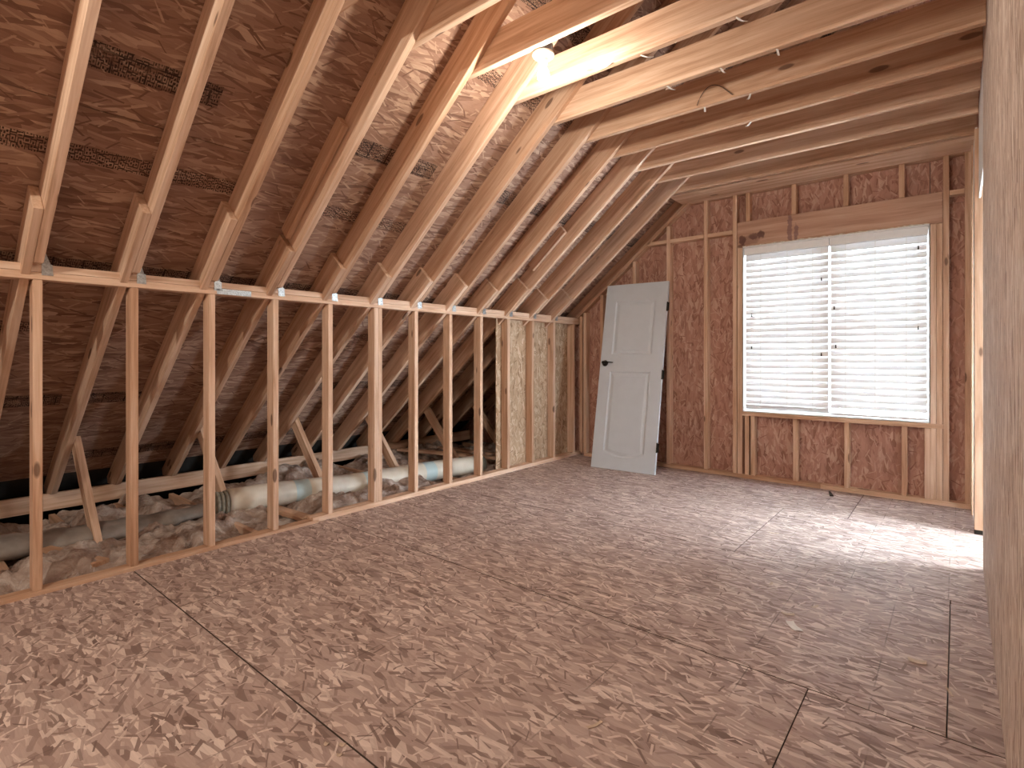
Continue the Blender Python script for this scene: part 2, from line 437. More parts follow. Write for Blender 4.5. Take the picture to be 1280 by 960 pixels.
# eave closure: soffit and fascia
bmesh.ops.recalc_face_normals(bm, faces=bm.faces)
bm.to_mesh(ceiling.data); bm.free()
tag(ceiling, 'sloping roof of strand board sheets on bare rafters with ceiling joists', 'ceiling', kind='structure')
seams = [-2.30, -1.56, -0.34, 0.88, 2.10, 3.32, 4.54, 5.2]
for r in range(len(seams) - 1):
    s0, s1 = seams[r], seams[r + 1]
    y = 5.62; ylen = 2.44
    ys = [5.62]
    y = RY(12 - 3 * (r % 2) - 1) + T / 2
    while y > YB: ys.append(y); y -= ylen
    ys.append(YB - 0.1)
    for b, a in zip(ys[:-1], ys[1:]):
        org = Vector((XK, 0, 1.598)) + U * s0 + N * (RD + 0.0125); org.y = b
        # x runs towards -y so that the strand face looks down
        shape('roof_panel', [(0.001, 0.001), (b - a - 0.001, 0.001), (b - a - 0.001, s1 - s0 - 0.002), (0.001, s1 - s0 - 0.002)],
              0.012, org, (0, -1, 0), U, ceiling, 'deck', 0.0008)

def rafter_profile(s0, s1, plumb0, plumb1):
    """side profile in (s, n); ends cut plumb, or square"""
    k = RD * S if False else RD * math.tan(TH)
    return [(s0, 0), (s1, 0), (s1 - (k if plumb1 else 0) * -1, RD), (s0 + (k if plumb0 else 0), RD)]
rb = Vector((XK, 0, 1.598))
def raft(name, i, s0, s1, dy=0.0, p0=False, p1=False, dn=0.0, extra=None):
    poly = [(s0, 0), (s1, 0), (s1, RD), (s0, RD)]
    if extra: poly = extra
    key = ('r', tuple(map(tuple, poly)))
    if key not in _cache:
        me = prism_mesh(name, poly, 0, T, 0.0025); me.materials.append(M['lumber']); _cache[key] = me
    # local x = U, z = N, y = N x U = +world y
    org = rb + N * dn; org.y = RY(i) + dy
    return link(name, _cache[key], None, ceiling, frame(org, U, N))
SR = (XR - XK) / CT - 0.01
for i in range(-2, 12):
    zc = (1.655 - 1.598)
    # common rafter: seat cut on the knee-wall plate (level), long run to the ridge
    s_seat0 = -0.02; e = 0.0
    poly = [(0.088, 0.0), (SR - 0.12, 0), (SR - 0.12 + RD * math.tan(TH) * 0.6, RD), (-0.10, RD), (-0.06, 0.12)]
    raft('rafter', i, 0, 0, extra=poly)
    # lower rafter lapped on the near side, running down to the eave
    top = {0: 0.42, 1: 0.50, 2: 0.56, 3: 0.40, 4: 0.32, 5: 0.30, 6: 0.32}.get(i, 0.34 + 0.05 * math.sin(i * 2.3))
    poly = [(-2.27, 0.0), (top, 0.0), (top - 0.02, RD), (-2.44, RD), (-2.46, 0.13)]
    raft('lower_rafter', i, 0, 0, dy=-T - 0.001, extra=poly)
    if i % 2 == 1:
        board('web_brace', (-4.28, RY(i) + 0.001, -0.06), (-4.85, RY(i) + 0.001, 0.57), (0.75, 0, 0.66), 0.089, -T, ceiling)
# spare length of timber lying along the near face of one rafter
board('rafter_block', rb + U * 0.42 + N * 0.10 + Vector((0, RY(3) - T - 0.005, 0)), rb + U * 1.26 + N * 0.10 + Vector((0, RY(3) - T - 0.005, 0)), N, 0.089, T, ceiling)
board('rafter_block', rb + U * 0.55 + N * 0.10 + Vector((0, RY(9) - T - 0.005, 0)), rb + U * 1.05 + N * 0.10 + Vector((0, RY(9) - T - 0.005, 0)), N, 0.089, T, ceiling)
# eave plate behind the knee wall
eave_plate = board('eave_plate', (-5.40, YB, 0.0), (-5.40, 5.55, 0.0), (0, 0, 1), 0.13, T, ceiling)
link('soffit', box_mesh('soffit', [(-6.35, -5.40, YB - 0.1, 5.7, -0.26, -0.24), (-6.37, -6.30, YB - 0.1, 5.7, -0.26, 0.05)]), M['felt'], ceiling)
# ceiling joists nailed to the far side of each rafter
for i in range(0, 12):
    xl = XK + (ZC - 1.598) / S - 0.03
    y = RY(i) + T + 0.001
    zt = ZC + RD
    xtop = XK + (zt - 1.598 - RD / CT * 0.96) / S
    L = XR - 0.005 - (xl - 0.10)
    poly = [(0, 0), (L, 0), (L, RD), (max(0.0, xtop - (xl - 0.10)), RD)]
    shape('ceiling_joist', poly, T, (xl - 0.10, y, ZC), (1, 0, 0), (0, 0, 1), ceiling, 'lumber', 0.0025)
# flat nailer above the gable wall
board('nailer_plank', (-2.24, 5.13, ZC + 0.004), (XR, 5.13, ZC + 0.004), (0, 0, 1), T, 0.0, None) if False else None
shape('nailer_plank', [(0, 0), (2.33, 0), (2.33, 0.36), (0, 0.36)], T, (-2.23, 5.13, ZC + 0.042), (1, 0, 0), (0, 1, 0), ceiling, 'lumber', 0.003)

# ------------------------------------------------------------------ knee wall (left)
wall_left = empty('wall_left', (XK, 2.4, 0)); wall_left['kind'] = 'structure'
tag(wall_left, 'open low stud wall under the sloping roof, with double top plate', 'wall', kind='structure')
inv = Matrix.Translation((-XK, -2.4, 0))
def kid(o, par):
    o.matrix_basis = par.matrix_basis.inverted() @ o.matrix_basis; return o
def kb(*a, **k): return kid(board(*a, **k), wall_left)
up = (0, 0, 1)
# boards along +y: ex=+y, ez=up -> ey = up x ey = -x  (thickness goes towards -x)
kb('bottom_plate', (XK + 0.012, YB + 0.05, -0.018), (XK + 0.012, 2.07, -0.018), up, T, 0.089, wall_left)
kb('bottom_plate', (XK, 2.03, 0.001 + 0.0), (XK, YE + 0.08, 0.001), up, T, 0.089, wall_left)
ks = [YB + 0.05, 1.46, YE + 0.08]
for a, b in zip(ks[:-1], ks[1:]): kb('top_plate', (XK, a, 1.578), (XK, b - 0.002, 1.578), up, T, 0.089, wall_left)
ks = [YB + 0.05, 3.05, YE + 0.08]
for a, b in zip(ks[:-1], ks[1:]): kb('top_plate', (XK, a, 1.617), (XK, b - 0.002, 1.617), up, T, 0.089, wall_left)
for i in range(-3, 13):
    y = 0.547 - T / 2 + SP * i + random.uniform(-0.004, 0.004)
    z0 = 0.021 if y < 2.0 else 0.040
    # vertical: ex=up, ez=-x?  thickness along ey = ez x ex ; want depth along -x, thickness +y
    kb('stud', (XK - 0.002 - 0.089, y, z0), (XK - 0.002 - 0.089, y, 1.577), (1, 0, 0), 0.087, -T, wall_left) if False else \
        kb('stud', (XK - 0.002, y, z0), (XK - 0.002, y, 1.577), (-1, 0, 0), 0.087, T, wall_left) if False else None
    o = link('stud', _cache.setdefault(('ks', z0), prism_mesh('stud', [(0, 0), (1.577 - z0, 0), (1.577 - z0, 0.087), (0, 0.087)], 0, T, 0.0025)), None, wall_left,
             frame((XK - 0.089, y + T, z0), up, (1, 0, 0)))
    # frame: ex=up, ez=+x -> ey = x cross z = -y ; start at far face and go towards -y
    if not o.data.materials: o.data.materials.append(M['lumber'])
    kid(o, wall_left)
    if i == 5:
        o2 = link('stud', o.data, None, wall_left, frame((XK - 0.092, y + 2 * T + 0.002, z0), up, (1, 0, 0))); kid(o2, wall_left)
# strand board on the attic side of the last bays
for (a, b) in ((4.115, 4.98), (4.983, 5.55)):
    kid(shape('osb_panel', [(0, 0), (1.56, 0), (1.56, b - a), (0, b - a)], 0.012, (XK - 0.106, a, 0.02), (0, 0, 1), (0, 1, 0), wall_left, 'kneeosb'), wall_left)
# galvanised ties and splice plate
def tie_mesh():
    V = []; F = []
    def strip(quads, nrm, t=0.002):
        for q in quads:
            k = len(V); n = Vector(nrm) * t
            V.extend([Vector(p) for p in q] + [Vector(p) + n for p in q])
            m = len(q)
            F.append(tuple(k + j for j in range(m))); F.append(tuple(k + m + j for j in range(m))[::-1])
            for j in range(m): F.append((k + j, k + (j + 1) % m, k + m + (j + 1) % m, k + m + j))
    strip([[(0, 0.0, -0.05), (0, 0.046, -0.05), (0, 0.042, 0.005), (0, 0.0, 0.012)]], (1, 0, 0))
    strip([[(0, 0.001, 0.008), (0, 0.036, 0.004), (0.018, 0.012, 0.062), (0.02, 0.003, 0.075)]], (0.9, 0.2, 0.1))
    strip([[(0.002, 0.001, 0.0), (0.05, 0.001, 0.075), (0.02, 0.001, 0.115), (-0.03, 0.001, 0.05)]], (0, 1, 0))
    for z in (-0.04, -0.02):
        for y in (0.012, 0.032):
            strip([[(0.002, y - 0.003, z - 0.003), (0.002, y + 0.003, z - 0.003), (0.002, y + 0.003, z + 0.003), (0.002, y - 0.003, z + 0.003)]], (1, 0, 0), 0.003)
    me = bpy.data.meshes.new('hurricane_tie'); me.from_pydata(V, [], F); me.update()
    bm = bmesh.new(); bm.from_mesh(me); bmesh.ops.recalc_face_normals(bm, faces=bm.faces); bm.to_mesh(me); bm.free()
    me.materials.append(M['steel']); return me
tm = tie_mesh()
for i in range(-2, 12):
    o = link('hurricane_tie', tm, None, wall_left, Matrix.Translation((XK + 0.001, RY(i) + T + 0.002, 1.652))); kid(o, wall_left)
kid(shape('splice_plate', [(0, 0), (0.21, 0), (0.21, 0.034), (0, 0.034)], 0.002, (XK + 0.003, 1.385, 1.581), (0, 1, 0), up, wall_left, 'steel', 0.0005), wall_left)
for k in range(9):
    kid(shape('nail_head', [(0, 0), (0.006, 0), (0.006, 0.006), (0, 0.006)], 0.002, (XK + 0.005, 1.395 + k * 0.022, 1.588 + (k % 2) * 0.014), (0, 1, 0), up, wall_left, 'steel', 0.0005), wall_left)

# ------------------------------------------------------------------ gable wall with the window
WX0, WX1, WZ0, WZ1 = -1.615, -0.172, 0.655, 2.262
YS = YE + 0.0895
ztop = 5.2
boxes = [(-6.3, WX0, YS + 0.014, YS + 0.05, -0.26, ztop), (WX1, 1.7, YS + 0.014, YS + 0.05, -0.26, ztop),
         (WX0, WX1, YS + 0.014, YS + 0.05, -0.26, WZ0), (WX0, WX1, YS + 0.014, YS + 0.05, WZ1, ztop)]
wall_back = link('wall_back', box_mesh('gable_siding', boxes), M['siding'])
tag(wall_back, 'gable end wall of bare studs and strand board around the window', 'wall', kind='structure')
# sheathing sheets, clipped to the roof slope
def clip_poly(poly):
    """keep the part under the roof deck"""
    out = []
    f = lambda p: deckz(p[0]) - 0.004 - p[1]
    for i in range(len(poly)):
        a, b = poly[i], poly[(i + 1) % len(poly)]
        fa, fb = f(a), f(b)
        if fa >= 0: out.append(a)
        if (fa >= 0) != (fb >= 0):
            k = fa / (fa - fb); out.append((a[0] + (b[0] - a[0]) * k, a[1] + (b[1] - a[1]) * k))
    return out
def sheath(x0, x1, z0, z1):
    p = clip_poly([(x0 + g, z0), (x1 - g, z0), (x1 - g, z1), (x0 + g, z1)])
    if len(p) < 3: return
    # local x along world z so strands stand upright
    loc = [(q[1] - z0, q[0] - x0) for q in p]
    # ex=+z, ez=+x -> ey = x cross z = -y
    shape('osb_panel', loc, 0.012, (x0, YS + 0.0125, z0), (0, 0, 1), (1, 0, 0), wall_back, 'wall', 0.0008)
for x0, x1 in ((-5.9, -4.9), (-4.9, -3.68), (-3.68, -3.19), (-3.19, -1.985), (-1.985, WX0)):
    sheath(x0, x1, -0.02, 2.42); sheath(x0, x1, 2.423, 4.86)
sheath(WX0, -0.76, -0.02, WZ0); sheath(-0.76, WX1, -0.02, WZ0)
sheath(WX0, -0.76, WZ1, 4.9); sheath(-0.76, WX1, WZ1, 4.9)
sheath(WX1, 0.2, -0.02, 2.42); sheath(WX1, 0.2, 2.423, 4.95)
def vst(x, z0, z1, w=T, name='stud', dy=0.0, d=0.089):
    o = link(name, _cache.setdefault(('vs', round(z0, 3), round(z1, 3), w, d), prism_mesh(name, [(0, 0), (z1 - z0, 0), (z1 - z0, w), (0, w)], 0, d, 0.0025)), None, wall_back,
             frame((x, YE + d + dy, z0), up, (1, 0, 0)))
    if not o.data.materials: o.data.materials.append(M['lumber'])
    return o
def hb(name, x0, x1, z, h=T, dy=0.0, d=0.089):
    return shape(name, [(0, 0), (x1 - x0, 0), (x1 - x0, h), (0, h)], d, (x0, YE + dy, z), (1, 0, 0), up, wall_back, 'lumber', 0.0025) if False else \
        shape(name, [(0, 0), (x1 - x0, 0), (x1 - x0, h), (0, h)], d, (x0, YE + dy, z), (1, 0, 0), (0, 0, 1), wall_back, 'lumber', 0.0025)
hb('bottom_plate', -3.44, -0.95, 0.001); hb('bottom_plate', -0.947, XR, 0.001)
# sloping top plate under the last rafter
def splate(x): return under(x) + 0.045
pa = Vector((-3.60, YE + 0.089, splate(-3.60))); pb = Vector((-2.16, YE + 0.089, splate(-2.16)))
shape('sloping_plate', [(0, 0), ((pb - pa).length, 0), ((pb - pa).length, T), (0, T)], 0.089, (pa.x, YE, pa.z), U, N, wall_back, 'lumber', 0.0025)
board('gable_rafter', (XK - 1.6, YE + 0.04, under(XK - 1.6) + 0.085), (XR - 0.1, YE + 0.04, under(XR - 0.1) + 0.085), N, 0.140, T, wall_back)
for x in (-3.50, -3.215, -2.80, -2.40):
    vst(x, 0.04, splate(x) - 0.002)
vst(-3.445, 0.04, splate(-3.44) - 0.01)
vst(-2.0, 0.04, ZC + 0.0)
vst(-1.712, 0.04, ZC + 0.0)                       # king stud
vst(-1.668, 0.04, WZ1 - 0.003, 0.046)              # jack stud
vst(-0.168, 0.04, WZ1 - 0.003, T); vst(-0.129, 0.04, WZ1 - 0.003, T)
vst(-0.088, 0.04, ZC, T)
vst(0.045, 0.04, ZC, 0.06)
hb('header', -1.670, -0.090, WZ1 + 0.0, 0.246, dy=0.0, d=0.085).data.materials[0] = M['header']
for x in (-1.59, -1.185, -0.772, -0.375): vst(x, WZ1 + 0.248, ZC, name='cripple_stud', dy=0.004, d=0.085)
hb('top_plate', -2.15, XR, ZC + 0.001, 0.0375)
hb('sill_plate', -1.62, -0.085, 0.613, T, dy=-0.002)
for x in (-1.598, -1.545, -1.172, -0.765, -0.357, -0.205): vst(x, 0.04, 0.612, name='cripple_stud')
for (a, b, z) in ((-2.62, -2.402, 2.405), (-2.36, -2.002, 2.405), (-1.96, -1.714, 2.405), (-0.048, 0.043, 2.47)): hb('blocking', a, b, z, T, dy=0.0)
# grade smudges on the header
for x in (-1.21, -1.165): shape('ink_smudge', [(0, 0), (0.03, 0), (0.03, 0.2), (0, 0.2)], 0.0006, (x, YE - 0.0007, WZ1 + 0.005), (1, 0, 0), up, wall_back, 'cable', 0.0001) if False else None

window = link('window_1', box_mesh('window_frame', [
    (WX0 - 0.0, WX0 + 0.03, YE + 0.075, YS + 0.05, WZ0, WZ1), (WX1 - 0.03, WX1, YE + 0.075, YS + 0.05, WZ0, WZ1),
    (WX0 + 0.03, WX1 - 0.03, YE + 0.075, YS + 0.05, WZ0, WZ0 + 0.03), (WX0 + 0.03, WX1 - 0.03, YE + 0.075, YS + 0.05, WZ1 - 0.03, WZ1),
    (-0.93, -0.85, YE + 0.075, YS + 0.05, WZ0 + 0.03, WZ1 - 0.03)]), M['vinyl'])
tag(window, 'white twin window in the gable wall behind closed blinds', 'window', kind='structure')
for x0, x1 in ((WX0 + 0.03, -0.93), (-0.85, WX1 - 0.03)):
    zm = (WZ0 + WZ1) / 2
    for z0, z1, yy in ((WZ0 + 0.03, zm + 0.02, YE + 0.085), (zm - 0.02, WZ1 - 0.03, YE + 0.108)):
        e = 0.035
        link('sash', box_mesh('sash', [(x0, x0 + e, yy, yy + 0.022, z0, z1), (x1 - e, x1, yy, yy + 0.022, z0, z1),
             (x0 + e, x1 - e, yy, yy + 0.022, z0, z0 + e), (x0 + e, x1 - e, yy, yy + 0.022, z1 - e, z1)]), M['vinyl'], window)
        link('pane', box_mesh('pane', [(x0 + e, x1 - e, yy + 0.009, yy + 0.013, z0 + e, z1 - e)]), M['glass'], window)
# jamb liners, white, thin
for nm, bx in (('jamb', (WX0 + 0.0005, WX0 + 0.006, YE - 0.006, YE + 0.074, WZ0 + 0.001, WZ1)), ('jamb', (WX1 - 0.006, WX1 - 0.0005, YE - 0.006, YE + 0.074, WZ0 + 0.001, WZ1)),
               ('head_jamb', (WX0 + 0.006, WX1 - 0.006, YE - 0.012, YE + 0.074, WZ1 - 0.012, WZ1 - 0.001)), ('stool', (WX0 + 0.006, WX1 - 0.006, YE - 0.004, YE + 0.074, WZ0 - 0.002, WZ0 + 0.006))):
    link(nm, box_mesh(nm, [bx]), M['vinyl'], window)
# ragged foam bead round the window
rng = random.Random(3)
pts = [Vector((WX0 - 0.004, YE - 0.003, WZ0 + k * (WZ1 - WZ0) / 60)) for k in range(61)] + [Vector((WX0 + k * 1.443 / 70, YE - 0.004, WZ1 + 0.004)) for k in range(71)]
link('foam_bead', tube_mesh('foam_bead', [p + Vector((rng.uniform(-.003, .003), 0, rng.uniform(-.003, .003))) for p in pts[61:]], [rng.uniform(0.002, 0.007) for _ in pts[61:]], 6), M['foam'], window)

# ------------------------------------------------------------------ blinds
def slat_mesh(w):
    # crowned slat, closed tilt baked in: room-side edge down
    ch = 0.066; th = 0.003; a = math.radians(75); V = []; F = []; n = 5
    for x in (0, w):
        for side in (0, 1):
            for k in range(n):
                u_ = (k / (n - 1) - 0.5) * ch; c_ = 0.004 * (1 - (2 * k / (n - 1) - 1) ** 2) + (th if side else 0)
                y = u_ * math.cos(a) - c_ * math.sin(a) * 1; z = u_ * math.sin(a) + c_ * math.cos(a)
                V.append((x, y, z))
    def q(s, side, k): return s * 2 * n + side * n + k
    for k in range(n - 1):
        F.append((q(0, 0, k), q(1, 0, k), q(1, 0, k + 1), q(0, 0, k + 1)))
        F.append((q(0, 1, k), q(0, 1, k + 1), q(1, 1, k + 1), q(1, 1, k)))
        for s in (0, 1): F.append((q(s, 0, k), q(s, 0, k + 1), q(s, 1, k + 1), q(s, 1, k)))
    F.append((q(0, 0, 0), q(0, 1, 0), q(1, 1, 0), q(1, 0, 0))); F.append((q(0, 0, n - 1), q(1, 0, n - 1), q(1, 1, n - 1), q(0, 1, n - 1)))
    me = bpy.data.meshes.new('slat'); me.from_pydata(V, [], F); me.update()
    bm = bmesh.new(); bm.from_mesh(me); bmesh.ops.recalc_face_normals(bm, faces=bm.faces); bm.to_mesh(me); bm.free()
    me.materials.append(M['slat']); return me
def blind(x0, x1, label, cords, tassels, zlow, railtilt):
    r = empty('window_blind', ((x0 + x1) / 2, YE + 0.03, WZ0 + 0.01))
    tag(r, label, 'blind', 'blinds in the gable window')
    w = x1 - x0; L = lambda x, y, z: Vector((x - (x0 + x1) / 2, y - (YE + 0.03), z - (WZ0 + 0.01)))
    def loc(me, name, mat, p): return link(name, me, mat, r, Matrix.Translation(L(*p)))
    loc(box_mesh('head_rail', [(0, w, -0.028, 0.03, 0, 0.066)]), 'head_rail', M['vinyl'], (x0, YE + 0.03, WZ1 - 0.08))
    sm = slat_mesh(w - 0.012); p = 0.0578; z = WZ1 - 0.112
    while z > zlow + 0.05:
        loc(sm, 'slat', None, (x0 + 0.006, YE + 0.03, z)); z -= p
    o = loc(box_mesh('bottom_rail', [(0, w - 0.012, -0.028, 0.028, 0, 0.018)]), 'bottom_rail', M['vinyl'], (x0 + 0.006, YE + 0.03, zlow))
    o.matrix_basis = o.matrix_basis @ Matrix.Rotation(railtilt, 4, 'X')
    for cx in cords:
        loc(box_mesh('ladder_cord', [(-0.002, 0.002, -0.002, 0.002, 0, WZ1 - 0.08 - zlow)]), 'ladder_cord', M['paper'], (cx, YE - 0.002, zlow))
    for cx, cz in tassels:
        me = lathe_mesh('tassel', [(0.002, 0.03), (0.004, 0.026), (0.0065, 0.004), (0.006, 0.0), (0.002, -0.001)], 8)
        t_ = loc(me, 'tassel', M['black'], (cx, YE - 0.012, cz))
        link('pull_cord', box_mesh('pull_cord', [(-0.0008, 0.0008, -0.0008, 0.0008, 0.028, WZ1 - 0.09 - cz)]), M['paper'], t_)
    return r
def px(x, y=400):
    u_ = (x - 640) / 669.44; s, c = math.sin(YAW), math.cos(YAW)
    rx, ry, rz = -s + c * u_, c + s * u_, (445.3 - y) / 669.44
    t_ = YE / ry; return rx * t_, H + rz * t_
blind(WX0 + 0.012, -0.882, 'white slatted blind beside the open stud bays, bottom rail tipped and showing a dark gap',
      [px(951)[0], px(984)[0], px(1016)[0]], [(px(940)[0], px(940, 396)[1]), (px(940)[0], px(940, 436)[1]), (px(1027)[0], px(1027, 351)[1]), (px(1027)[0], px(1027, 445)[1])], 0.70, -0.9)
blind(-0.876, WX1 - 0.010, 'white slatted blind beside the right corner studs, bottom rail resting on the sill',
      [px(1057)[0], px(1094)[0], px(1133)[0]], [(px(1043)[0], px(1043, 387)[1]), (px(1045)[0], px(1045, 435)[1]), (px(1148)[0], px(1148, 312)[1]), (px(1148)[0], px(1148, 412)[1])], 0.672, 0.0)

# ------------------------------------------------------------------ right wall
wall_right = link('wall_right', box_mesh('drywall_backing', [(XR + 0.092, XR + 0.106, YB, 3.98, -0.258, 4.9), (XR + 0.092, XR + 0.106, 3.98, YS, 2.45, 4.9), (XR + 0.092, XR + 0.106, 5.34, YS, -0.02, 2.45)]), M['drywall'])
tag(wall_right, 'weathered strand board partition ending at a row of open studs', 'wall', kind='structure')
def rpanel(y0, y1, z0, z1):
    # face towards -x : ex=up, ez=+y -> ey = y cross z = +x
    shape('osb_panel', [(0, g), (z1 - z0, g), (z1 - z0, y1 - y0 - g), (0, y1 - y0 - g)], 0.012, (XR, y0, z0), (0, 0, 1), (0, 1, 0), wall_right, 'wallside', 0.0012)
rpanel(YB, -1.7, 0.002, 4.88); rpanel(-1.7, -0.48, 0.002, 4.88); rpanel(-0.48, 0.74, 0.002, 4.88); rpanel(0.74, 1.96, 0.002, 4.88); rpanel(1.96, 3.98, 0.002, 4.88)
def rst(y, x=XR, z0=0.002, z1=2.74, w=T, d=0.089, mat='lumber', nm='stud'):
    return shape(nm, [(0, 0), (z1 - z0, 0), (z1 - z0, w), (0, w)], d, (x, y, z0), (0, 0, 1), (0, 1, 0), wall_right, mat, 0.0025)
rst(3.944, x=XR + 0.013, z1=4.8, d=0.076)
rst(4.75, x=0.088, z0=0.03, z1=2.72, d=0.11); rst(5.30, x=0.080, z1=2.78, d=0.10)
shape('osb_panel', [(0, 0), (2.74, 0), (2.74, 0.50), (0, 0.50)], 0.012, (0.092, 4.792, 0.002), (0, 0, 1), (0, 1, 0), wall_right, 'drywall', 0.001)
shape('stud_foot', [(0, 0), (0.028, 0), (0.028, 0.04), (0, 0.04)], 0.10, (0.087, 4.749, 0.001), (0, 0, 1), (0, 1, 0), wall_right, 'debris', 0.001)
shape('drywall_strip', [(0, 0.0), (0.62, 0.0), (0.62, 0.76), (0.0, 0.76)], 0.010, (XR + 0.0, 3.985, 2.25), (0, 0, 1), (0, 1, 0), wall_right, 'drywall', 0.001)
shape('top_plate', [(0, 0), (1.5, 0), (1.5, 0.075), (0, 0.075)], 0.085, (XR + 0.002, 4.0, 2.88), (0, 1, 0), (0, 0, 1), wall_right, 'lumber') if False else None

# ------------------------------------------------------------------ space behind the camera: end wall; alcove added for fill light
bx = [(-6.3, 1.7, YB - 0.05, YB, -0.26, 5.0)]
wall_front = link('wall_front', box_mesh('wall_front', bx), M['drywall']); tag(wall_front, 'plain end wall of the attic behind the viewer', 'wall', kind='structure')
AX = 1.55
WY0, WY1, WV0, WV1 = 4.28, 5.28, 0.25, 1.65  # unseen window, added and sized to bring in fill light
AY0, AY1 = 3.40, 5.50
XA = XR + 0.107
alc = [(XA, AX, AY1, AY1 + 0.05, -0.258, 2.7), (XA, AX, AY0 - 0.05, AY0, -0.258, 2.7), (XA, AX, AY0, AY1, 2.62, 2.70),
       (AX, AX + 0.05, AY0, AY1, -0.258, WV0), (AX, AX + 0.05, AY0, AY1, WV1, 2.7), (AX, AX + 0.05, AY0, WY0, WV0, WV1), (AX, AX + 0.05, WY1, AY1, WV0, WV1)]
wd = link('wall_light_alcove', box_mesh('wall_light_alcove', alc), M['drywall']); tag(wd, 'white drywalled alcove added off the attic to let in light', 'wall', kind='structure')
w2 = link('window_fill', box_mesh('window_frame', [(AX + 0.01, AX + 0.05, WY0, WY0 + 0.04, WV0, WV1), (AX + 0.01, AX + 0.05, WY1 - 0.04, WY1, WV0, WV1), (AX + 0.01, AX + 0.05, WY0 + 0.04, WY1 - 0.04, WV0, WV0 + 0.04),
     (AX + 0.01, AX + 0.05, WY0 + 0.04, WY1 - 0.04, WV1 - 0.04, WV1)]), M['vinyl']); tag(w2, 'white window added in the alcove for fill light', 'window', kind='structure')
link('pane', box_mesh('pane', [(AX + 0.028, AX + 0.032, WY0 + 0.04, WY1 - 0.04, WV0 + 0.04, WV1 - 0.04)]), M['glass'], w2)

# ------------------------------------------------------------------ leaning door (upside down)
DW, DH, DT = 0.711, 2.032, 0.035
b0 = Vector((-3.040, 4.985, 0.004)); b1 = Vector((-2.338, 5.03, 0.004))
ex = (b1 - b0).normalized()
topc = math.asin(min(1, (YE - 0.042 - 5.03) / DH))
ez = Vector((0, math.sin(topc), math.cos(topc))); ez = (ez - ex * ez.dot(ex)).normalized()
ez = (ez + ex * -0.047).normalized()
dm = frame(b0, ex, ez)       # local y points away from the room (into wall)
door = bpy.data.objects.new('interior_door', None); C.objects.link(door); door.matrix_basis = dm; door.empty_display_size = 0.05
tag(door, 'loose white two panel door leaning upside down against the gable studs', 'door')
def arc_panel(x0, x1, z0, z1, rise, n=14):
    pts = []
    for k in range(n + 1):
        u_ = k / n; pts.append((x0 + (x1 - x0) * u_, z0 - rise * (1 - (2 * u_ - 1) ** 2)))
    return pts + [(x1, z1), (x0, z1)]
p1 = arc_panel(0.125, DW - 0.125, 1.235, 1.84, 0.0, 4); p2 = arc_panel(0.125, DW - 0.125, 0.185, 1.045, 0.055)
V = []; F = []
def addring(pl, y):
    k = len(V); V.extend([(q[0], y, q[1]) for q in pl]); return k
outer = [(0, 0), (DW, 0), (DW, DH), (0, DH)]
ko = addring(outer, 0); k1 = addring(p1, 0); k2 = addring(p2, 0)
loops = [[Vector((q[0], q[1], 0)) for q in l] for l in (outer, p1, p2)]
F += [tuple(t_) for t_ in tessellate_polygon(loops)]
for k0, pl in ((k1, p1), (k2, p2)):
    prev, n = k0, len(pl)
    for ins_, dep in ((0.010, 0.007), (0.020, 0.009), (0.052, 0.003)):
        kk = addring(inset(pl, ins_), dep)
        for i in range(n): F.append((prev + i, prev + (i + 1) % n, kk + (i + 1) % n, kk + i))
        prev = kk
    F.append(tuple(prev + i for i in range(n)))
kb_ = addring(outer, DT)
F.append((kb_, kb_ + 1, kb_ + 2, kb_ + 3))
for i in range(4): F.append((ko + i, ko + (i + 1) % 4, kb_ + (i + 1) % 4, kb_ + i))
me = bpy.data.meshes.new('door_slab'); me.from_pydata(V, [], F); me.update()
bm = bmesh.new(); bm.from_mesh(me); bmesh.ops.recalc_face_normals(bm, faces=bm.faces); bm.to_mesh(me); bm.free()
link('slab', me, M['door'], door)
RX = Matrix.Rotation(math.pi / 2, 4, 'X')
hd = link('rosette', lathe_mesh('rosette', [(0.034, 0.0), (0.034, 0.006), (0.028, 0.011), (0.013, 0.014), (0.012, 0.045), (0.017, 0.05), (0.017, 0.06), (0.006, 0.064)], 20), M['black'], door, Matrix.Translation((0.06, 0.0, 1.135)) @ RX)
link('lever', tube_mesh('lever', [(0.0, 0.0, 0.055), (0.03, 0.002, 0.056), (0.07, 0.004, 0.055), (0.115, 0.0, 0.052)], [0.010, 0.009, 0.007, 0.006], 8), M['black'], hd)
link('latch_plate', box_mesh('latch_plate', [(-0.0015, 0.0, 0.006, 0.029, 1.105, 1.165)]), M['black'], door)
for z in (0.27, 1.02, 1.75):
    hg = link('hinge', box_mesh('hinge', [(DW, DW + 0.002, 0.002, 0.033, z - 0.045, z + 0.045), (DW + 0.002, DW + 0.026, -0.004, -0.001, z - 0.045, z + 0.045)]), M['black'], door)
    link('hinge_barrel', lathe_mesh('hinge_barrel', [(0.004, -0.05), (0.0065, -0.046), (0.0065, -0.016), (0.0055, -0.015), (0.0065, -0.014), (0.0065, 0.046), (0.004, 0.052)], 10), M['black'], hg, Matrix.Translation((DW + 0.004, -0.004, z)))

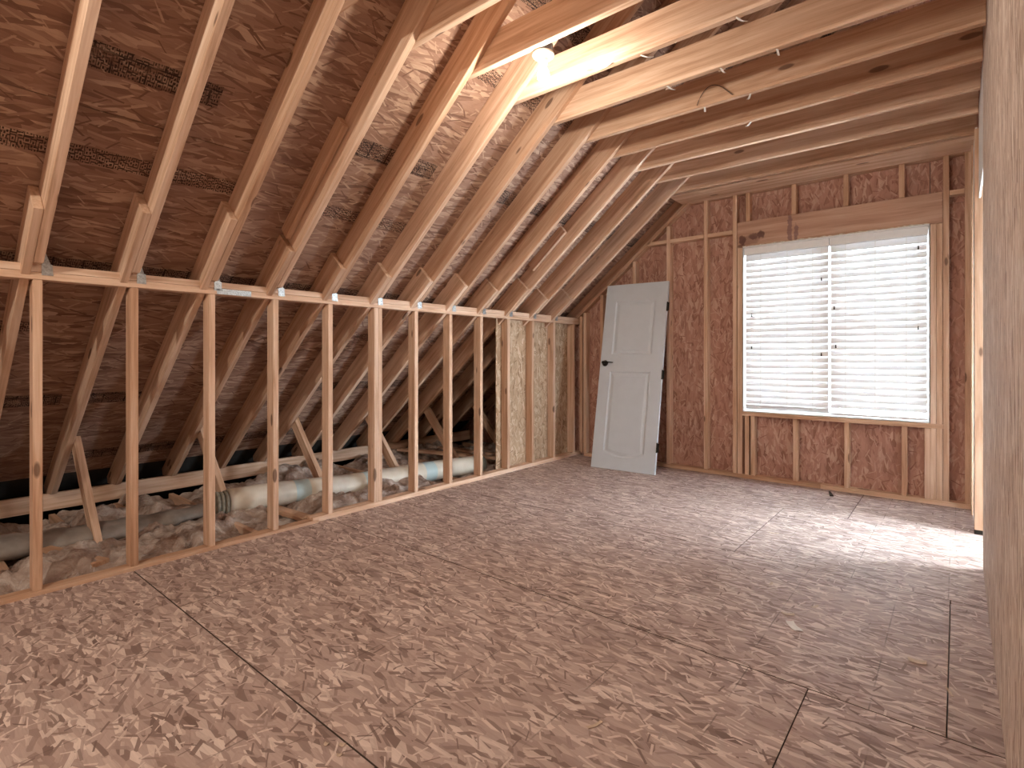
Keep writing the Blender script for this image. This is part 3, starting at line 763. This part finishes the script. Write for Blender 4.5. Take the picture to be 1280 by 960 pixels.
# ------------------------------------------------------------------ bare bulb
def lampholder(lp, label, watts):
    lamp = empty('bulb_lampholder', lp); tag(lamp, label, 'lamp')
    link('junction_box', lathe_mesh('junction_box', [(0.05, 0.0), (0.052, 0.003), (0.052, 0.05), (0.05, 0.052)], 8, False), M['boxgrey'], lamp)
    link('holder_base', lathe_mesh('holder_base', [(0.056, 0.0), (0.058, -0.004), (0.057, -0.012), (0.046, -0.022), (0.030, -0.028), (0.024, -0.034), (0.022, -0.052), (0.018, -0.053)], 32), M['porcelain'], lamp)
    link('bulb', lathe_mesh('bulb', [(0.014, -0.05), (0.015, -0.064), (0.020, -0.078), (0.028, -0.094), (0.0315, -0.112), (0.029, -0.130), (0.020, -0.144), (0.008, -0.150), (0.001, -0.151)], 24), M['bulb'], lamp)
    l = bpy.data.lights.new('bulb_light', 'POINT'); l.energy = watts; l.color = (1.0, 0.90, 0.76); l.shadow_soft_size = 0.034
    o = bpy.data.objects.new('bulb_light', l); C.objects.link(o); o.location = lp + Vector((0, 0, -0.19))
lampholder(Vector((-1.672, 2.268, 2.782)), 'white porcelain lampholder with a lit bare bulb under the joists', BULB_W)
lampholder(Vector((-1.672, -1.30, 2.782)), 'added porcelain lampholder and bare fill bulb, unseen behind the viewer', BACK_FILL_W)

# ------------------------------------------------------------------ attic space behind the knee wall
nx, ny = 86, 290
V = []; F = []
for j in range(ny + 1):
    y = -0.6 + (YE + 0.58) * j / ny
    for i in range(nx + 1):
        x = -5.35 + 1.70 * i / nx
        b = ((y - (RY(0) - T / 2)) / SP) % 1.0; edge = min(b, 1 - b)
        h_ = -0.012 + 0.12 * noise.fractal(Vector((x * 2.2, y * 2.2, 1.3)), 0.9, 2.1, 5) + 0.05 * abs(noise.noise(Vector((x * 9, y * 9, 4.1))))
        h_ -= 0.035 * (1 - min(1, edge / 0.08)) 
        d_ = min(1, (-3.64 - x) / 0.12); h_ = h_ * max(0, min(1, d_ + .3)) - 0.05 * (1 - max(0, min(1, d_)))
        V.append((x, y, max(-0.22, min(0.11, h_))))
for j in range(ny):
    for i in range(nx):
        k = j * (nx + 1) + i; F.append((k, k + 1, k + nx + 2, k + nx + 1))
me = bpy.data.meshes.new('insulation'); me.from_pydata(V, [], F); me.update()
for p in me.polygons: p.use_smooth = True
ins = link('insulation', me, M['wool']); tag(ins, 'lumpy grey brown fibre insulation lying between the joists behind the low wall', 'insulation', kind='stuff')

dA = Vector((-4.30, 1.76, 0.07)); dB = Vector((-3.95, 4.22, 0.035))
duct = empty('duct_pipe', dA); duct.matrix_basis = frame(dA, dB - dA, up)
tag(duct, 'cream round duct with pale blue bands lying behind the stud wall', 'duct')
Ld = (dB - dA).length
prof = [(k * Ld / 60) for k in range(61)]
link('pipe', tube_mesh('pipe', [(x, 0.012 * math.sin(x * 2.1), 0.008 * math.sin(x * 3.3 + 1)) for x in prof], [0.1 + 0.003 * math.sin(x * 5) for x in prof], 28, 0.96), M['duct'], duct)
for k, (x, r_) in enumerate(((-0.015, 0.097), (-0.045, 0.091), (-0.075, 0.095))):
    link('collar_ring', tube_mesh('collar_ring', [(x - 0.013, 0, 0), (x - 0.008, 0, 0), (x + 0.008, 0, 0), (x + 0.013, 0, 0)], [r_ - 0.006, r_, r_, r_ - 0.006], 28), M['ductcollar'], duct)
pts = [Vector((-4.36 - 0.16 * k / 30, 1.66 - 1.9 * k / 30, 0.04 - 0.03 * math.sin(k * 0.16))) for k in range(31)]
sl = link('duct_sleeve', tube_mesh('duct_sleeve', pts, [0.09 + 0.07 * min(1, k / 8) + 0.015 * math.sin(k * 1.9) for k in range(31)], 20, 0.40), M['ductsleeve'])
tag(sl, 'sagging grey duct sleeve half buried in insulation near the eave', 'duct')
sl2 = None
for k, (a, b, lab) in enumerate((((-5.1, 4.0, 0.10), (-3.8, 4.40, 0.09), 'loose narrow board lying across the insulation near the far studs'),
                                ((-5.0, 4.55, 0.06), (-3.75, 4.72, 0.06), 'loose board on the attic joists beside the strand board bays'),
                                ((-4.15, 0.62, 0.06), (-3.70, 0.80, 0.04), 'short offcut board half sunk in the insulation'),
                                ((-4.12, 1.98, 0.02), (-3.68, 2.03, 0.01), 'short flat offcut beside the end of the cream duct'))):
    o = link('loose_board', prism_mesh('loose_board', [(0, 0), ((Vector(b) - Vector(a)).length, 0), ((Vector(b) - Vector(a)).length, 0.09), (0, 0.09)], 0, 0.03, 0.003), M['lumber'], None,
             frame(a, Vector(b) - Vector(a), Vector((-(b[1] - a[1]), b[0] - a[0], 0))))
    tag(o, lab, 'board')
# blown insulation bag scrap near the eave
def scrap(name, label, cat, loc, sx, sy, mat, rot=0.0, curl=0.01, seed=0, group=None):
    r_ = random.Random(seed); n = 6; V = []; F = []; th = 0.0012
    for s in (0, 1):
        for j in range(n + 1):
            for i in range(n + 1):
                u_, v_ = i / n - 0.5, j / n - 0.5
                ex_ = 1 + 0.18 * noise.noise(Vector((u_ * 3, v_ * 3, seed * 1.7)))
                z = curl * (u_ * u_ * 3 + 0.6 * noise.noise(Vector((u_ * 4, v_ * 4, seed))) ** 2) + 0.0015 + s * th
                V.append((u_ * sx * ex_, v_ * sy * ex_ + 0.15 * sx * u_ * u_, z))
    m = (n + 1) ** 2
    for j in range(n):
        for i in range(n):
            k = j * (n + 1) + i; F.append((k + 1, k, k + n + 1, k + n + 2)); F.append((m + k, m + k + 1, m + k + n + 2, m + k + n + 1))
    for i in range(n):
        for a, b in ((i, i + 1), (n * (n + 1) + i + 1, n * (n + 1) + i), ((i + 1) * (n + 1), i * (n + 1)), (i * (n + 1) + n, (i + 1) * (n + 1) + n)):
            F.append((a, b, m + b, m + a))
    me = bpy.data.meshes.new(name); me.from_pydata(V, [], F); me.update()
    o = link(name, me, M[mat]); o.location = loc; o.rotation_euler = (0, 0, rot) if not hasattr(rot, '__len__') else rot
    tag(o, label, cat, group); return o
scrap('plastic_scrap', 'crumpled white plastic scrap on the eave plate insulation', 'scrap', (-5.62, 1.45, 0.02), 0.3, 0.12, 'paper', 0.4, 0.12, 11)

# ------------------------------------------------------------------ small things
scrap('paper_scrap', 'white torn paper scrap lying alone on the open floor', 'scrap', (-0.555, 2.61, 0.0), 0.085, 0.035, 'paper', -0.9, 0.006, 2)
BY_SCRAP = 'small pale wood chip lying right beside the white paper scrap'
OPEN = 'thin pale wood sliver on the bright floor in front of the window'
SEAM = 'pale wood chip beside the floor seam that meets the right partition corner'
CRUMB = 'tiny pale crumb in the cluster beside the near floor seam'
for k, (x, y, sx, sy, r_, lab) in enumerate((
        (-0.60, 2.72, 0.05, 0.02, 0.4, BY_SCRAP), (-0.52, 2.88, 0.05, 0.012, 1.2, 'narrow pale wood sliver standing off alone beyond the paper scrap'),
        (-0.75, 3.02, 0.045, 0.012, 1.5, 'short blunt wood chip in the middle of the bright floor'), (-0.33, 3.75, 0.05, 0.01, 0.7, OPEN),
        (-0.12, 2.62, 0.06, 0.03, 0.2, 'broad pale wood flake beside the lengthwise floor seam near the partition'), (-0.02, 2.45, 0.05, 0.008, 1.9, 'hair thin sliver across the lengthwise floor seam near the partition'),
        (-1.55, 2.11, 0.03, 0.015, 0.2, 'small light chip on the long cross seam of the floor'), (-0.95, 3.9, 0.06, 0.012, 0.3, OPEN), (-0.45, 4.3, 0.07, 0.01, 0.1, OPEN),
        (-0.9, 1.5, 0.06, 0.012, 1.2, 'curled pale shaving on the floor sheet nearest the cross seam'),
        (-1.45, 0.93, 0.018, 0.014, 0.5, CRUMB), (-1.49, 0.90, 0.014, 0.012, 0.5, CRUMB), (-1.42, 0.90, 0.014, 0.010, 0.9, CRUMB))):
    scrap('wood_chip', lab, 'wood chip', (x, y, 0.0), sx, sy, 'chip', r_, 0.004, 20 + k, 'wood chips scattered on the floor')
o = shape('dark_shim', [(0, 0), (0.16, 0.005), (0.165, 0.02), (0.005, 0.03)], 0.008, (-0.83, 5.20, 0.010), (-0.25, 1, 0), (1, 0.25, 0), None, 'debris', 0.001)
tag(o, 'thin dark shim lying on the floor by the plate under the window', 'shim')
# tag paper and shreds on joists
JY = lambda i: RY(i) + T + 0.001
pt = scrap('paper_tag', 'torn white paper tag stapled under a joist near the bulb', 'paper tag', (-1.52, JY(5) - 0.004, ZC - 0.006), 0.15, 0.05, 'paper', (0.75, 0.0, 0.12), 0.012, 5)
for k, (x, i) in enumerate(((-1.26, 5), (-0.78, 5), (-1.30, 6), (-1.0, 6), (-0.72, 6), (-1.25, 7), (-0.98, 7), (-1.1, 8))):
    scrap('paper_shred', {5: 'thin white paper shred under the joist that carries the paper tag', 6: 'thin white paper shred under the first joist past the tagged one', 7: 'thin white paper shred under the joist where the black cable loops', 8: 'lone thin paper shred one joist past the black cable loop'}[i], 'paper shred', (x, JY(i) + 0.045, ZC - 0.014), 0.07, 0.012, 'paper', (0.2, 0.0, 0.9 + 0.2 * k), 0.01, 40 + k, 'paper shreds along the joists')
pts = [Vector((-1.28 + 0.22 * k / 20, JY(7) - 0.012, ZC + 0.01 + 0.10 * math.sin(math.pi * (k / 20) ** 0.8))) for k in range(21)]
o = link('cable_loop', tube_mesh('cable_loop', pts, 0.002, 6), M['cable']); tag(o, 'thin black cable looping out between the ceiling joists', 'cable')
